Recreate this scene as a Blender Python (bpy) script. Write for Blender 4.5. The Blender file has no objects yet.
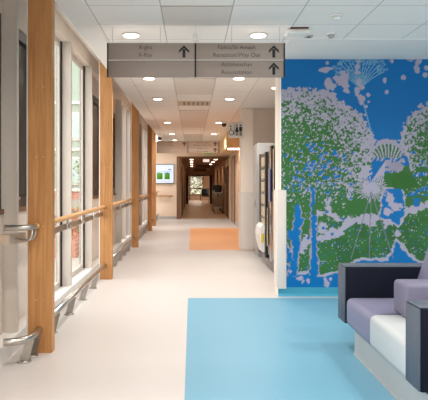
import bpy, bmesh, math, random
import numpy as np
from mathutils import Vector, Matrix
random.seed(7)
sc = bpy.context.scene
C = sc.collection
H = 1.35
PI = math.pi

# ------------------------------------------------------------------ materials
def lin(c):
    return tuple(((v/255)/12.92 if v/255 <= .04045 else ((v/255+.055)/1.055)**2.4) for v in c) + (1,)
def mat(name, rgb, rough=.6, metal=0, emit=0, noise=0, nscale=8, bump=0, stretch=(1,1,1), spec=.5, ecol=None, coat=0):
    m = bpy.data.materials.new(name); m.use_nodes = True
    nt = m.node_tree; b = nt.nodes['Principled BSDF']
    col = lin(rgb)
    b.inputs['Base Color'].default_value = col
    b.inputs['Roughness'].default_value = rough
    b.inputs['Metallic'].default_value = metal
    b.inputs['Specular IOR Level'].default_value = spec
    b.inputs['Coat Weight'].default_value = coat
    if emit:
        b.inputs['Emission Color'].default_value = lin(ecol or rgb); b.inputs['Emission Strength'].default_value = emit
    tc = nt.nodes.new('ShaderNodeTexCoord'); mp = nt.nodes.new('ShaderNodeMapping')
    mp.inputs['Scale'].default_value = stretch
    nt.links.new(tc.outputs['Object'], mp.inputs['Vector'])
    n = nt.nodes.new('ShaderNodeTexNoise'); n.inputs['Scale'].default_value = nscale; n.inputs['Detail'].default_value = 5
    nt.links.new(mp.outputs['Vector'], n.inputs['Vector'])
    r = nt.nodes.new('ShaderNodeMix'); r.data_type = 'RGBA'
    d = tuple(v*(1-noise) for v in col[:3])+(1,); u = tuple(min(1, v*(1+noise)) for v in col[:3])+(1,)
    r.inputs['A'].default_value = d; r.inputs['B'].default_value = u
    nt.links.new(n.outputs['Fac'], r.inputs['Factor'])
    nt.links.new(r.outputs['Result'], b.inputs['Base Color'])
    if bump:
        bp = nt.nodes.new('ShaderNodeBump'); bp.inputs['Strength'].default_value = bump; bp.inputs['Distance'].default_value = .01
        nt.links.new(n.outputs['Fac'], bp.inputs['Height']); nt.links.new(bp.outputs['Normal'], b.inputs['Normal'])
    return m
def wood_mat(name, c1, c2, axis='Z'):
    m = bpy.data.materials.new(name); m.use_nodes = True
    nt = m.node_tree; b = nt.nodes['Principled BSDF']; b.inputs['Roughness'].default_value = .5
    tc = nt.nodes.new('ShaderNodeTexCoord'); mp = nt.nodes.new('ShaderNodeMapping')
    mp.inputs['Scale'].default_value = {'Z': (22,22,1.2), 'Y': (22,1.2,22), 'X': (1.2,22,22)}[axis]
    nt.links.new(tc.outputs['Object'], mp.inputs['Vector'])
    n = nt.nodes.new('ShaderNodeTexNoise'); n.inputs['Scale'].default_value = 1.6; n.inputs['Detail'].default_value = 8; n.inputs['Distortion'].default_value = 1.2
    nt.links.new(mp.outputs['Vector'], n.inputs['Vector'])
    cr = nt.nodes.new('ShaderNodeValToRGB'); cr.color_ramp.elements[0].position = .3; cr.color_ramp.elements[1].position = .7
    cr.color_ramp.elements[0].color = lin(c1); cr.color_ramp.elements[1].color = lin(c2)
    nt.links.new(n.outputs['Fac'], cr.inputs['Fac']); nt.links.new(cr.outputs['Color'], b.inputs['Base Color'])
    return m
def glass_mat(name, tint=(1,1,1,1), ior=1.45):
    m = bpy.data.materials.new(name); m.use_nodes = True; nt = m.node_tree
    nt.nodes.clear()
    o = nt.nodes.new('ShaderNodeOutputMaterial'); mx = nt.nodes.new('ShaderNodeMixShader')
    t = nt.nodes.new('ShaderNodeBsdfTransparent'); g = nt.nodes.new('ShaderNodeBsdfGlossy'); lw = nt.nodes.new('ShaderNodeLayerWeight'); lw.inputs['Blend'].default_value = .5
    pw = nt.nodes.new('ShaderNodeMath'); pw.operation = 'POWER'; pw.inputs[1].default_value = 5; nt.links.new(lw.outputs['Facing'], pw.inputs[0])
    f = nt.nodes.new('ShaderNodeMath'); f.operation = 'MULTIPLY_ADD'; f.inputs[1].default_value = .4; f.inputs[2].default_value = .03; nt.links.new(pw.outputs[0], f.inputs[0])
    g.inputs['Roughness'].default_value = .03; t.inputs['Color'].default_value = tint
    nt.links.new(f.outputs[0], mx.inputs[0]); nt.links.new(t.outputs[0], mx.inputs[1]); nt.links.new(g.outputs[0], mx.inputs[2])
    nt.links.new(mx.outputs[0], o.inputs[0]); return m
def grid_mat(name, rgb, line, sx, sy, ox, oy, w, rough=.8):
    m = mat(name, rgb, rough, noise=.025, nscale=60)
    nt = m.node_tree; b = nt.nodes['Principled BSDF']; src = b.inputs['Base Color'].links[0].from_socket
    tc = nt.nodes.new('ShaderNodeTexCoord'); sp = nt.nodes.new('ShaderNodeSeparateXYZ'); nt.links.new(tc.outputs['Object'], sp.inputs[0])
    def M(op, a, bb):
        n = nt.nodes.new('ShaderNodeMath'); n.operation = op
        for i, v in enumerate((a, bb)):
            if v is None: continue
            if isinstance(v, (int, float)): n.inputs[i].default_value = v
            else: nt.links.new(v, n.inputs[i])
        return n.outputs[0]
    ls = []
    for ax, s, o in (('X', sx, ox), ('Y', sy, oy)):
        u = M('MULTIPLY', M('SUBTRACT', sp.outputs[ax], o - w/2), 1/s)
        ls.append(M('LESS_THAN', M('FRACT', u, None), w/s))
    mask = M('MAXIMUM', ls[0], ls[1])
    mx = nt.nodes.new('ShaderNodeMix'); mx.data_type = 'RGBA'; mx.inputs['B'].default_value = lin(line)
    nt.links.new(mask, mx.inputs['Factor']); nt.links.new(src, mx.inputs['A']); nt.links.new(mx.outputs['Result'], b.inputs['Base Color'])
    return m
def brick_mat(name, c1, c2, mortar, scale=4):
    m = bpy.data.materials.new(name); m.use_nodes = True; nt = m.node_tree; b = nt.nodes['Principled BSDF']; b.inputs['Roughness'].default_value = .85
    tc = nt.nodes.new('ShaderNodeTexCoord'); mp = nt.nodes.new('ShaderNodeMapping'); mp.inputs['Rotation'].default_value = (PI/2,0,0)
    br = nt.nodes.new('ShaderNodeTexBrick'); br.inputs['Scale'].default_value = scale
    br.inputs['Color1'].default_value = lin(c1); br.inputs['Color2'].default_value = lin(c2); br.inputs['Mortar'].default_value = lin(mortar)
    nt.links.new(tc.outputs['Object'], mp.inputs['Vector']); nt.links.new(mp.outputs['Vector'], br.inputs['Vector']); nt.links.new(br.outputs['Color'], b.inputs['Base Color'])
    return m

OAK = wood_mat('oak', (166,114,64), (194,142,86))
OAK_Y = wood_mat('oak_rail', (192,142,90), (220,172,120), 'Y')
OAK_X = wood_mat('oak_rail_cross', (176,120,70), (206,152,98), 'X')
DARKWOOD = wood_mat('dark_wood', (70,44,26), (96,64,40))
BROWNWOOD = wood_mat('brown_wood', (104,72,48), (128,92,64))
STEEL = mat('brushed_steel', (190,186,180), .28, 1, noise=.08, nscale=30)
BRONZE = mat('warm_steel_bar', (196,178,160), .4, .4, noise=.08, nscale=30)
FRAME = mat('grey_frame_paint', (204,196,187), .5, 0, noise=.03)
SILL = mat('white_sill', (226,224,220), .4, noise=.02)
GASKET = mat('black_gasket', (24,24,24), .6)
PINKPANEL = mat('pale_panel', (214,200,188), .5, noise=.03)
WALLW = mat('painted_wall', (238,226,214), .7, noise=.015, nscale=20)
WALLWARM = mat('warm_wall', (226,204,182), .7, noise=.02, nscale=20)
GUARD = mat('wall_guard', (222,214,206), .45, noise=.015)
GUARDBROWN = mat('wall_guard_brown', (160,136,114), .5, noise=.03)
CEILW = mat('ceiling_plaster', (240,238,234), .8, noise=.01)
CEILT = grid_mat('ceiling_tiles', (247,244,240), (196,193,190), .6, .6, -.26, .23, .010)
FLOORW = mat('vinyl_white', (197,191,187), .42, noise=.045, nscale=45, spec=.35)
FLOORB = mat('vinyl_blue', (108,160,184), .42, noise=.06, nscale=45, spec=.35)
FLOORO = mat('vinyl_orange', (226,164,112), .42, noise=.06, nscale=45, spec=.35)
FLOORD = mat('vinyl_far', (196,164,136), .3, noise=.05, nscale=20)
TEAL = mat('teal_skirting', (60,150,180), .4, noise=.04)
SIGN = mat('sign_metal', (168,156,148), .5, .1, noise=.05, nscale=3, stretch=(1,1,12))
SIGNREFLECT = mat('sign_metal_reflecting', (222,206,192), .5, .1, noise=.05, nscale=3, stretch=(1,1,12))  # same sign metal, its reflected light painted in as a paler tone
TXT = mat('sign_text', (26,40,40), .6)
WHITE = mat('white_plastic', (238,238,236), .4)
GREYP = mat('grey_plastic', (176,174,172), .5)
BLACK = mat('black_plastic', (18,18,20), .3)
DARKGLASS = mat('dark_glass', (40,38,36), .2, noise=.1, nscale=2, spec=.15)
GLASS = glass_mat('window_glass')
NAVY = mat('navy_upholstery', (16,21,34), .65, noise=.12, nscale=60, spec=.12)
EDGELIT = mat('lit_upholstery_edge', (84,92,104), .5, spec=.2, noise=.04, nscale=40)  # navy panel edges painted lighter for the window light on them
PURPLE = mat('mauve_vinyl', (120,120,146), .5, noise=.04, nscale=20)
PURPLE2 = mat('mauve_fabric', (110,108,130), .65, noise=.07, nscale=60)
CREAM = mat('pale_vinyl', (182,188,190), .5, noise=.03, nscale=20)
PLINTH = mat('plinth_laminate', (170,172,172), .45, noise=.02)

# ------------------------------------------------------------------ mesh helpers
def bx(bm, x0, x1, y0, y1, z0, z1, bev=0, seg=2):
    b2 = bmesh.new() if bev else bm
    r = bmesh.ops.create_cube(b2, size=1)
    for v in r['verts']:
        v.co = Vector(((x0+x1)/2+v.co.x*(x1-x0), (y0+y1)/2+v.co.y*(y1-y0), (z0+z1)/2+v.co.z*(z1-z0)))
    if bev:
        bmesh.ops.bevel(b2, geom=b2.edges[:], offset=bev, segments=seg, profile=.5, affect='EDGES')
        for f in b2.faces: f.smooth = True
        me = bpy.data.meshes.new('t'); b2.to_mesh(me); b2.free(); bm.from_mesh(me); bpy.data.meshes.remove(me)
    return bm
def box(*a, **k): return bx(bmesh.new(), *a, **k)
def cyl(bm, c, r, h, axis='Z', n=24, r2=None):
    rot = {'Z': Matrix(), 'X': Matrix.Rotation(PI/2,4,'Y'), 'Y': Matrix.Rotation(PI/2,4,'X')}[axis]
    res = bmesh.ops.create_cone(bm, cap_ends=True, segments=n, radius1=r, radius2=r if r2 is None else r2, depth=h, matrix=Matrix.Translation(c) @ rot)
    for v in res['verts']:
        for f in v.link_faces:
            if len(f.verts) == 4: f.smooth = True
    return bm
def tube(bm, pts, r, n=12, closed=False, flat=1.0):
    pts = [Vector(p) for p in pts]; rings = []
    N = len(pts)
    up0 = Vector((0,0,1))
    for i, p in enumerate(pts):
        a = pts[max(i-1,0)]; b = pts[min(i+1,N-1)]
        t = (b-a).normalized()
        up = up0 if abs(t.dot(up0)) < .95 else Vector((0,1,0))
        s = t.cross(up).normalized(); u = s.cross(t).normalized()
        if i and s.dot(ls) < 0: s = -s; u = -u
        ls = s
        rings.append([bm.verts.new(p + s*math.cos(2*PI*k/n)*r + u*math.sin(2*PI*k/n)*r*flat) for k in range(n)])
    for i in range(N-1):
        for k in range(n):
            f = bm.faces.new((rings[i][k], rings[i][(k+1)%n], rings[i+1][(k+1)%n], rings[i+1][k])); f.smooth = True
    bm.faces.new(rings[0]); bm.faces.new(rings[-1])
    bmesh.ops.recalc_face_normals(bm, faces=bm.faces[:])
    return bm
def curve(pts, n=6):
    P = [Vector(p) for p in pts]; P = [2*P[0]-P[1]] + P + [2*P[-1]-P[-2]]; out = []
    for i in range(1, len(P)-2):
        for k in range(n):
            t = k/n
            out.append(.5*((2*P[i]) + (-P[i-1]+P[i+1])*t + (2*P[i-1]-5*P[i]+4*P[i+1]-P[i+2])*t*t + (-P[i-1]+3*P[i]-3*P[i+1]+P[i+2])*t**3))
    out.append(P[-2]); return out
def prism(bm, poly, lo, hi, plane='XZ'):
    # poly in plane; extruded along the third axis lo..hi
    def P(a, b, c):
        return {'XZ': (a,c,b), 'YZ': (c,a,b), 'XY': (a,b,c)}[plane]
    A = [bm.verts.new(P(a,b,lo)) for a,b in poly]; B = [bm.verts.new(P(a,b,hi)) for a,b in poly]
    bm.faces.new(A); bm.faces.new(B)
    for i in range(len(poly)):
        j = (i+1) % len(poly); bm.faces.new((A[i], A[j], B[j], B[i]))
    bmesh.ops.recalc_face_normals(bm, faces=bm.faces[:])
    return bm
def root_loc(o):
    v = Vector((0,0,0))
    while o is not None: v += o.location; o = o.parent
    return v
def obj(name, bm, m, parent=None, loc=None):
    """world-space bmesh -> object; origin at loc or at the parent's origin"""
    base = root_loc(parent) if parent else Vector((0,0,0))
    org = Vector(loc) if loc is not None else base
    bmesh.ops.translate(bm, verts=bm.verts[:], vec=-org)
    me = bpy.data.meshes.new(name); bm.to_mesh(me); bm.free()
    for mm in (m if isinstance(m, (list, tuple)) else [m]): me.materials.append(mm)
    o = bpy.data.objects.new(name, me); C.objects.link(o)
    o.parent = parent; o.location = org - base
    return o
def tag(o, label, cat, group=None, kind=None):
    o['label'] = label; o['category'] = cat
    if group: o['group'] = group
    if kind: o['kind'] = kind
    return o
def thing(name, label, cat, loc=(0,0,0), group=None):
    o = bpy.data.objects.new(name, None); C.objects.link(o); o.location = loc; o.empty_display_size = .1
    return tag(o, label, cat, group)
def struct(name, bm, m, label, cat, parent=None):
    o = obj(name, bm, m, parent)
    if parent is None: tag(o, label, cat, kind='structure')
    return o
def copy_tree(o, parent=None):
    c = o.copy(); C.objects.link(c); c.parent = parent
    for ch in list(o.children): copy_tree(ch, c)
    return c
def text(name, s, size, x, y, z, m, parent, align='CENTER', depth=.001, sub=None):
    cu = bpy.data.curves.new(name, 'FONT'); cu.body = s; cu.size = size; cu.align_x = align; cu.align_y = 'CENTER'; cu.extrude = depth; cu.offset = -.0006
    o = bpy.data.objects.new(name, cu); C.objects.link(o)
    o.rotation_euler = (PI/2,0,0); o.location = (x,y,z)
    bpy.context.view_layer.update()
    dg = bpy.context.evaluated_depsgraph_get()
    me = bpy.data.meshes.new_from_object(o.evaluated_get(dg)); me.transform(o.matrix_world)
    C.objects.unlink(o); bpy.data.objects.remove(o)
    bm = bmesh.new(); bm.from_mesh(me); bpy.data.meshes.remove(me)
    return obj(name, bm, m, parent)

# ------------------------------------------------------------------ shell
CZ = H + 1.46          # ceiling height
YB, YF = -4.0, 50.0
XL = -1.5
# floors
bm = bmesh.new()
bx(bm, -1.62, -.047, YB, 22.2, -.1, 0)
bx(bm, -.047, 2.5, 7.08, 22.2, -.1, 0)
bx(bm, -.047, 5.0, YB, 2.2, -.1, 0)  # unseen floor left white so its bounced light warms the ceiling
struct('floor', bm, FLOORW, 'pale speckled off-white vinyl corridor floor', 'floor')
struct('floor_blue', box(-.047, 5.0, 2.2, 7.08, -.1, 0), FLOORB, 'light blue vinyl floor area in front of the mural and sofa', 'floor')
struct('floor_orange', box(-.055, 1.376, 12.07, 17.8, -.09, .0012), FLOORO, 'orange rectangle of vinyl floor further down the corridor', 'floor')
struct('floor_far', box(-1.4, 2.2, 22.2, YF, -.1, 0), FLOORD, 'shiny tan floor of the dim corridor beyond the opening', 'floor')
# ceiling with tiles
struct('ceiling', box(-1.10, 5.0, YB, 22.2, CZ, CZ+.1), CEILT, 'white suspended ceiling of square tiles in a thin grid', 'ceiling')
struct('trim_1', box(1.0, 5.0, 6.2, 7.2, CZ-.006, CZ), CEILW, 'smooth white plaster ceiling margin in front of the mural', 'ceiling margin')
struct('trim_2', box(.97, 5.0, 7.2, 12.5, CZ-.006, CZ), CEILW, 'smooth plaster ceiling over the vending machine alcove', 'ceiling margin')
struct('trim_3', box(-1.10, -.88, YB, 22.2, CZ-.006, CZ), CEILW, 'smooth white ceiling border along the windows', 'ceiling border')
struct('trim_4', prism(bmesh.new(), [(-1.10,CZ-.006),(-1.10,CZ+.1),(-1.27,H+1.80),(-1.60,H+1.93),(-1.60,H+1.85),(-1.45,H+1.835),(-1.27,H+1.70)], YB, 22.2), CEILW, 'sloping white cove rising from the ceiling edge to the window head', 'cove')

# ---- left glazed wall
struct('wall_left_head', box(-1.62, -1.45, YB, 22.2, H+1.644, H+1.85), mat('head_panel', (226,214,202), .6, noise=.02), 'beige panel band over the tall windows', 'wall panel')
struct('wall_left_base', box(-1.62, -1.40, YB, 22.2, 0, .13), SILL, 'low white ledge at the foot of the windows', 'ledge')
mull = [-2.6, -1.1, .4, 1.9, 3.4, 4.93, 6.10, 7.13, 8.63, 12.2, 13.1, 14.0, 17.2, 18.2, 19.2, 20.9]
closed = {(3.4,4.93), (4.93,6.10), (8.63,12.2), (14.0,17.2), (19.2,20.9)}
for i, y in enumerate(mull):
    bm = box(-1.60, -1.42, y, y+.055, .13, H+1.644)
    o = struct('trim_%d' % (10+i), bm, FRAME, 'tall grey metal window mullion, number %d along the glazed wall from the camera end' % (i+1), 'mullion')
    b2 = box(-1.585, -1.522 if (([YB]+mull)[i], y) not in closed else -1.55, y-.022, y-.002, .13, H+1.644)
    obj('gasket', b2, GASKET, o)
ys = [YB] + mull + [22.2]
wn = 0
for a, b in zip(ys[:-1], ys[1:]):
    wn += 1
    y0, y1 = a+.055, b-.022
    if (a, b) in closed:
        w = thing('window_%d' % wn, 'recessed dark casement window with pale panels above and below, bay %d of the glazed wall' % wn, 'window', (-1.53, y0, .13)); w['kind'] = 'structure'
        zt = H+1.36; zb = H-.22
        bm = box(-1.60, -1.53, y0, y1, zt, H+1.644); obj('upper_panel', bm, PINKPANEL, w)
        bm = box(-1.60, -1.53, y0, y1, .13, zb-.04); obj('lower_panel', bm, PINKPANEL, w)
        obj('sill', box(-1.60, -1.515, y0, y1, zb-.04, zb), BROWNWOOD, w)
        bm = bmesh.new()
        n = 2 if y1-y0 > 2 else 1
        for k in range(n):
            p0 = y0+(y1-y0)*k/n; p1 = y0+(y1-y0)*(k+1)/n
            bx(bm, -1.60,-1.54,p0,p0+.09,zb,zt); bx(bm, -1.60,-1.54,p1-.09,p1,zb,zt)
            bx(bm, -1.60,-1.54,p0+.09,p1-.09,zb,zb+.09); bx(bm, -1.60,-1.54,p0+.09,p1-.09,zt-.09,zt)
        obj('casement_frame', bm, BLACK, w)
        obj('pane', box(-1.585, -1.57, y0+.02, y1-.02, zb+.02, zt-.02), DARKGLASS, w)
        obj('handle', tube(bmesh.new(), [(-1.54,y0+.12,zb+.08),(-1.50,y0+.12,zb+.08),(-1.49,y0+.13,zb+.08),(-1.49,y0+.26,zb+.08)], .012, 8), STEEL, w)
    else:
        w = thing('window_%d' % wn, 'full-height clear glass window with slim pale frame, bay %d of the glazed wall' % wn, 'window', (-1.53, y0, .13)); w['kind'] = 'structure'
        bm = bmesh.new(); zt = H+1.644
        bx(bm, -1.57,-1.54,y0,y0+.05,.13,zt); bx(bm, -1.57,-1.54,y1-.05,y1,.13,zt)
        bx(bm, -1.57,-1.54,y0+.05,y1-.05,.13,.19); bx(bm, -1.57,-1.54,y0+.05,y1-.05,zt-.06,zt)
        obj('frame', bm, FRAME, w)
        obj('pane', box(-1.56,-1.55,y0+.05,y1-.05,.19,zt-.06), GLASS, w)

# ---- right side walls
struct('wall_mural', box(1.018, 5.0, 7.2, 7.45, 0, CZ), WALLW, 'white wall carrying the mural, its end seen beside the vending machines', 'wall')
struct('wall_right', box(5.0, 5.2, YB, 7.45, 0, CZ), WALLW, 'plain wall right of the waiting area', 'wall')
struct('wall_alcove', box(1.211, 2.5, 12.07, 12.3, 0, CZ), mat('alcove_wall', (214,200,188), .7, noise=.015), 'beige back wall of the vending machine alcove', 'wall')
struct('wall_alcove_side', box(2.3, 2.5, 7.45, 12.07, 0, CZ), WALLW, 'side wall behind the vending machines', 'wall')
pil = struct('wall_pillar', box(.973, 1.211, 12.02, 12.45, 0, CZ), WALLW, 'white square pillar beside the toilet sign', 'pillar')
obj('guard_panel', box(.955, 1.215, 12.0, 12.46, .02, 1.15), GUARD, pil)
struct('trim_5', box(1.216, 1.30, 12.03, 12.068, .02, 1.15), GUARDBROWN, 'brown vertical wall guard strip in the alcove corner', 'wall guard')
g = struct('trim_6', box(1.005, 1.113, 7.165, 7.47, .09, 1.255, bev=.006), GUARD, 'white corner guard on the end of the mural wall', 'wall guard')
bm = prism(bmesh.new(), [(7.16,0),(7.2,0),(7.2,.105),(7.19,.105),(7.188,.03)], 1.02, 5.0, 'YZ')
struct('baseboard_mural', bm, TEAL, 'teal coved vinyl skirting under the mural', 'skirting')
struct('wall_right_far', box(1.376, 1.6, 12.3, 22.2, 0, CZ), mat('warm_wall_side', (190,160,132), .7, noise=.03), 'warm beige corridor wall past the pillar', 'wall')
struct('wall_tv', box(-1.62, -.55, 22.2, 22.4, 0, CZ), WALLWARM, 'pale pink end wall carrying the television', 'wall')
struct('baseboard_tv', box(-1.40, -.55, 22.185, 22.2, 0, .1), GREYP, 'grey skirting under the television wall', 'skirting')
struct('wall_bulkhead', box(-.55, 1.6, 22.2, 22.4, H+.93, CZ), WALLWARM, 'beige bulkhead over the opening to the far corridor', 'bulkhead')
bm = box(-.56, -.44, 22.14, 22.42, 0, H+.93); bx(bm, -.44, 1.376, 22.16, 22.42, H+.90, H+.93)
struct('trim_7', bm, BROWNWOOD, 'brown timber lining of the opening to the far corridor', 'door lining')
bm = box(1.0, 1.376, 17.4, 22.0, H+1.0, CZ)
struct('ceiling_niche', bm, mat('niche_box', (236,202,150), .7), 'lowered warm ceiling box on the right before the opening', 'bulkhead')
# unseen rear wall, its unglazed gap added to let daylight in
bm = bmesh.new()
for x in (-1.6, .0, 1.6, 3.2, 4.9): bx(bm, x, x+.1, YB-.1, YB, 0, CZ)
bx(bm, -1.6, 1.6, YB-.1, YB, 0, .9); bx(bm, 1.6, 5.0, YB-.1, YB, 0, CZ); bx(bm, -1.6, 1.6, YB-.1, YB, 2.3, CZ); bx(bm, -1.6, 5.0, YB-.1, YB, CZ-.1, CZ+.1)
struct('window_40', bm, FRAME, 'unseen rear wall with an open gap added for daylight behind the camera', 'window')

# far corridor
DY = 22.4
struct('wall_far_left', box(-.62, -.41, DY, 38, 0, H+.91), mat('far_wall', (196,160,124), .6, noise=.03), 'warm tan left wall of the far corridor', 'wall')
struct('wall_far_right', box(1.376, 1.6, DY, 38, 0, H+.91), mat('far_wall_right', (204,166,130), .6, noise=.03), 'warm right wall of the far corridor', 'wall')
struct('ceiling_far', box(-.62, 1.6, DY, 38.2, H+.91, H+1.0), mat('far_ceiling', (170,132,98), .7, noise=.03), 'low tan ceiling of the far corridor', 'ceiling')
bm = box(-.62, -.375, 38, 38.2, 0, H+.91); bx(bm, 1.25, 1.6, 38, 38.2, 0, H+.91); bx(bm, -.375, 1.25, 38, 38.2, H+.43, H+.91)
struct('wall_far_end', bm, WALLWARM, 'tan wall around the doorway at the end of the corridor', 'wall')
bm = box(-.375, -.22, 37.95, 38.22, 0, H+.43); bx(bm, 1.10, 1.25, 37.95, 38.22, 0, H+.43); bx(bm, -.22, 1.10, 37.95, 38.22, H+.38, H+.43)
struct('door_1', bm, DARKWOOD, 'dark brown frame of the last doorway', 'door frame')
struct('wall_room_left', box(-1.4, -1.2, 38.2, 46, 0, 2.4), WALLWARM, 'left wall of the last room', 'wall')
struct('wall_room_right', box(2.0, 2.2, 38.2, 46, 0, 2.4), WALLWARM, 'right wall of the last room', 'wall')
bm = box(-1.4, -.17, 46, 46.2, 0, 2.4); bx(bm, .85, 2.2, 46, 46.2, 0, 2.4); bx(bm, -.17,.85,46,46.2,0,.45); bx(bm, -.17,.85,46,46.2,H+.45,2.4)
struct('wall_room_end', bm, WALLWARM, 'end wall of the last room around its window', 'wall')
struct('ceiling_room', box(-1.4, 2.2, 38.2, 46.2, 2.4, 2.5), CEILW, 'ceiling of the last room', 'ceiling')
w = thing('window_41', 'small bright window at the very end of the corridor', 'window', (-.17,46,.45)); w['kind'] = 'structure'
bm = box(-.17,-.12,45.95,46.05,.45,H+.45); bx(bm,.80,.85,45.95,46.05,.45,H+.45); bx(bm,-.12,.80,45.95,46.05,.84,.92); bx(bm,-.12,.80,45.95,46.05,H+.41,H+.45)
obj('frame', bm, DARKWOOD, w); obj('pane', box(-.12,.80,46,46.01,.45,H+.41), GLASS, w)
# doors on the far corridor walls
def door(n, side, y, width, label, m=DARKWOOD):
    s = -1 if side == 'l' else 1
    xf = -.41 if side == 'l' else 1.376
    x0, x1 = (xf, xf+.03) if side == 'l' else (xf-.03, xf)
    d = thing('door_%d' % n, label, 'door', (xf, y, 0)); d['kind'] = 'structure'
    bm = bmesh.new(); zt = H+.6
    bx(bm, x0-.0, x1+.0, y, y+.1, 0, zt); bx(bm, x0, x1, y+width-.1, y+width, 0, zt); bx(bm, x0, x1, y+.1, y+width-.1, zt-.1, zt)
    obj('door_frame', bm, m, d)
    xa = (x0, x0+.015) if side == 'l' else (x1-.015, x1)
    obj('door_leaf', box(xa[0], xa[1], y+.1, y+width-.1, .01, zt-.1), BROWNWOOD, d)
    obj('door_handle', tube(bmesh.new(), [(xf-s*.03,y+.2,1.0),(xf-s*.07,y+.2,1.0),(xf-s*.07,y+.32,1.0)], .012, 8), STEEL, d)
door(2, 'r', 22.8, 1.1, 'dark timber door on the right just inside the far corridor')
door(3, 'r', 31.5, 1.1, 'timber door deep on the right of the far corridor')
door(4, 'l', 24.0, 1.1, 'brown door on the left of the far corridor')
door(5, 'l', 30.0, 1.1, 'brown door deep on the left of the far corridor')
struct('trim_8', box(1.366,1.376,DY,38,.0,1.2), GUARDBROWN, 'brown dado panel along the right wall of the far corridor', 'wall guard')
struct('trim_9', box(-.41,-.40,DY,38,.0,1.2), GUARDBROWN, 'brown dado panel along the left wall of the far corridor', 'wall guard')
# doors in the near right wall (niche)
for n, y, lab in ((6, 13.2, 'pale toilet door behind the pillar'), (7, 19.3, 'brown framed door on the right before the opening')):
    d = thing('door_%d' % n, lab, 'door', (1.376, y, 0)); d['kind'] = 'structure'
    bm = bmesh.new(); bx(bm,1.345,1.376,y,y+.1,0,2.2); bx(bm,1.345,1.376,y+1.3,y+1.4,0,2.2); bx(bm,1.345,1.376,y+.1,y+1.3,2.1,2.2)
    obj('door_frame', bm, BROWNWOOD, d); obj('door_leaf', box(1.36,1.376,y+.1,y+1.3,.01,2.1), GUARDBROWN, d)
    obj('door_handle', tube(bmesh.new(), [(1.36,y+.2,1.0),(1.31,y+.2,1.0),(1.31,y+.32,1.0)], .012, 8), STEEL, d)

# ------------------------------------------------------------------ posts
posts = [(4.80,-1.295),(8.42,-1.275),(12.55,-1.247),(16.75,-1.218),(18.6,-1.218)]
plab = ['nearest oak post, standing tall at the left with a curved steel rail at its foot',
        'second oak post from the camera, just left of the hanging sign',
        'third oak post from the camera along the windows',
        'fourth oak post from the camera along the windows',
        'last oak post, beside the television wall']
for (y, xl), lab in zip(posts, plab):
    p = thing('timber_post', lab, 'post', ((xl-1.107)/2, y+.05, 0), 'oak posts along the windows')
    top = lambda x: H+1.46 + (1.70-1.46)*(-1.10-x)/.17 - .008 if x > -1.27 else H+1.70-.008
    obj('post', prism(bmesh.new(), [(xl,0),(-1.107,0),(-1.107,top(-1.107)),(max(xl,-1.27),top(-1.27) if xl<-1.27 else top(xl)),(xl,top(xl))], y, y+.10), OAK, p)
    obj('steel_backing', box(xl-.014, xl-.001, y+.01, y+.09, 0, H+1.68), SILL, p)
    for z in (.42, .55+.45, 1.55, 2.1):
        for dx in (.045, -.045):
            obj('bolt_cover', cyl(bmesh.new(), ((xl-1.107)/2+dx*.6, y-.001, z), .006, .006, 'Y', 10), OAK_Y, p)

# ------------------------------------------------------------------ handrails + bumper rails
segs = [(4.90, 8.42), (8.52, 12.55), (12.65, 16.75), (16.85, 18.6), (18.7, 22.1)]
hl = ['between the nearest and second oak posts', 'between the second and third oak posts', 'between the third and fourth oak posts', 'between the two farthest oak posts', 'from the last oak post to the television wall']
RX, RZ = -1.215, 1.005
for (a, b), lab in zip(segs, hl):
    h = thing('handrail', 'oak handrail over a steel bar '+lab, 'handrail', (RX, a, .9), 'handrails along the windows')
    obj('rail', tube(bmesh.new(), [(RX,a,RZ),(RX,b,RZ)], .024, 14), OAK_Y, h)
    obj('bar', box(-1.262,-1.246,a,b,.880,.935), mat('brown_bar', (150,126,106), .4, .3), h)
    n = max(1, round((b-a)/.82))
    for k in range(n):
        yk = a+.35+(b-a-.3)*k/n + .1
        pts = curve([(-1.25,yk,.905),(-1.225,yk-.02,.90),(RX,yk-.10,.897),(RX,yk-.20,.90),(RX,yk-.25,.925),(RX,yk-.22,.955),(RX,yk-.19,.985)], 4)
        obj('bracket', tube(bmesh.new(), pts, .012, 8), STEEL, h)
h = thing('handrail_end', 'curved steel handrail end turning toward the window by the nearest oak post', 'handrail', (RX,4.79,.9))
obj('stub', tube(bmesh.new(), [(RX,4.795,RZ),(RX,4.70,RZ)], .024, 14), OAK_Y, h)
obj('bend', tube(bmesh.new(), curve([(RX,4.70,RZ),(RX-.01,4.65,RZ),(-1.25,4.60,RZ),(-1.31,4.585,RZ),(-1.41,4.58,RZ)], 6), .022, 14), STEEL, h)
obj('bar', prism(bmesh.new(), [(-1.8,4.6),(-1.385,4.6),(-1.31,4.79),(-1.33,4.79),(-1.395,4.65),(-1.8,4.65)], .875, .955, 'XY'), BRONZE, h)
for dy in (0, .1):
    obj('bracket', tube(bmesh.new(), curve([(-1.36,4.68+dy,.915),(-1.30,4.66+dy*.5,.90),(-1.25,4.64+dy,.905),(-1.225,4.64+dy,.94),(-1.225,4.66+dy,.985)], 5), .0095, 8), STEEL, h)
BX, BZ = -1.185, .195
def foot(h, y, x=-1.262):
    st = obj('foot', prism(bmesh.new(), [(x-.03,.008),(x+.04,.008),(x+.082,BZ-.02),(x+.02,BZ-.02)], y-.006, y+.006, 'XZ'), STEEL, h)
    obj('base_disc', cyl(bmesh.new(), (x+.005,y,.005), .052, .010, 'Z', 20), STEEL, st)
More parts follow.
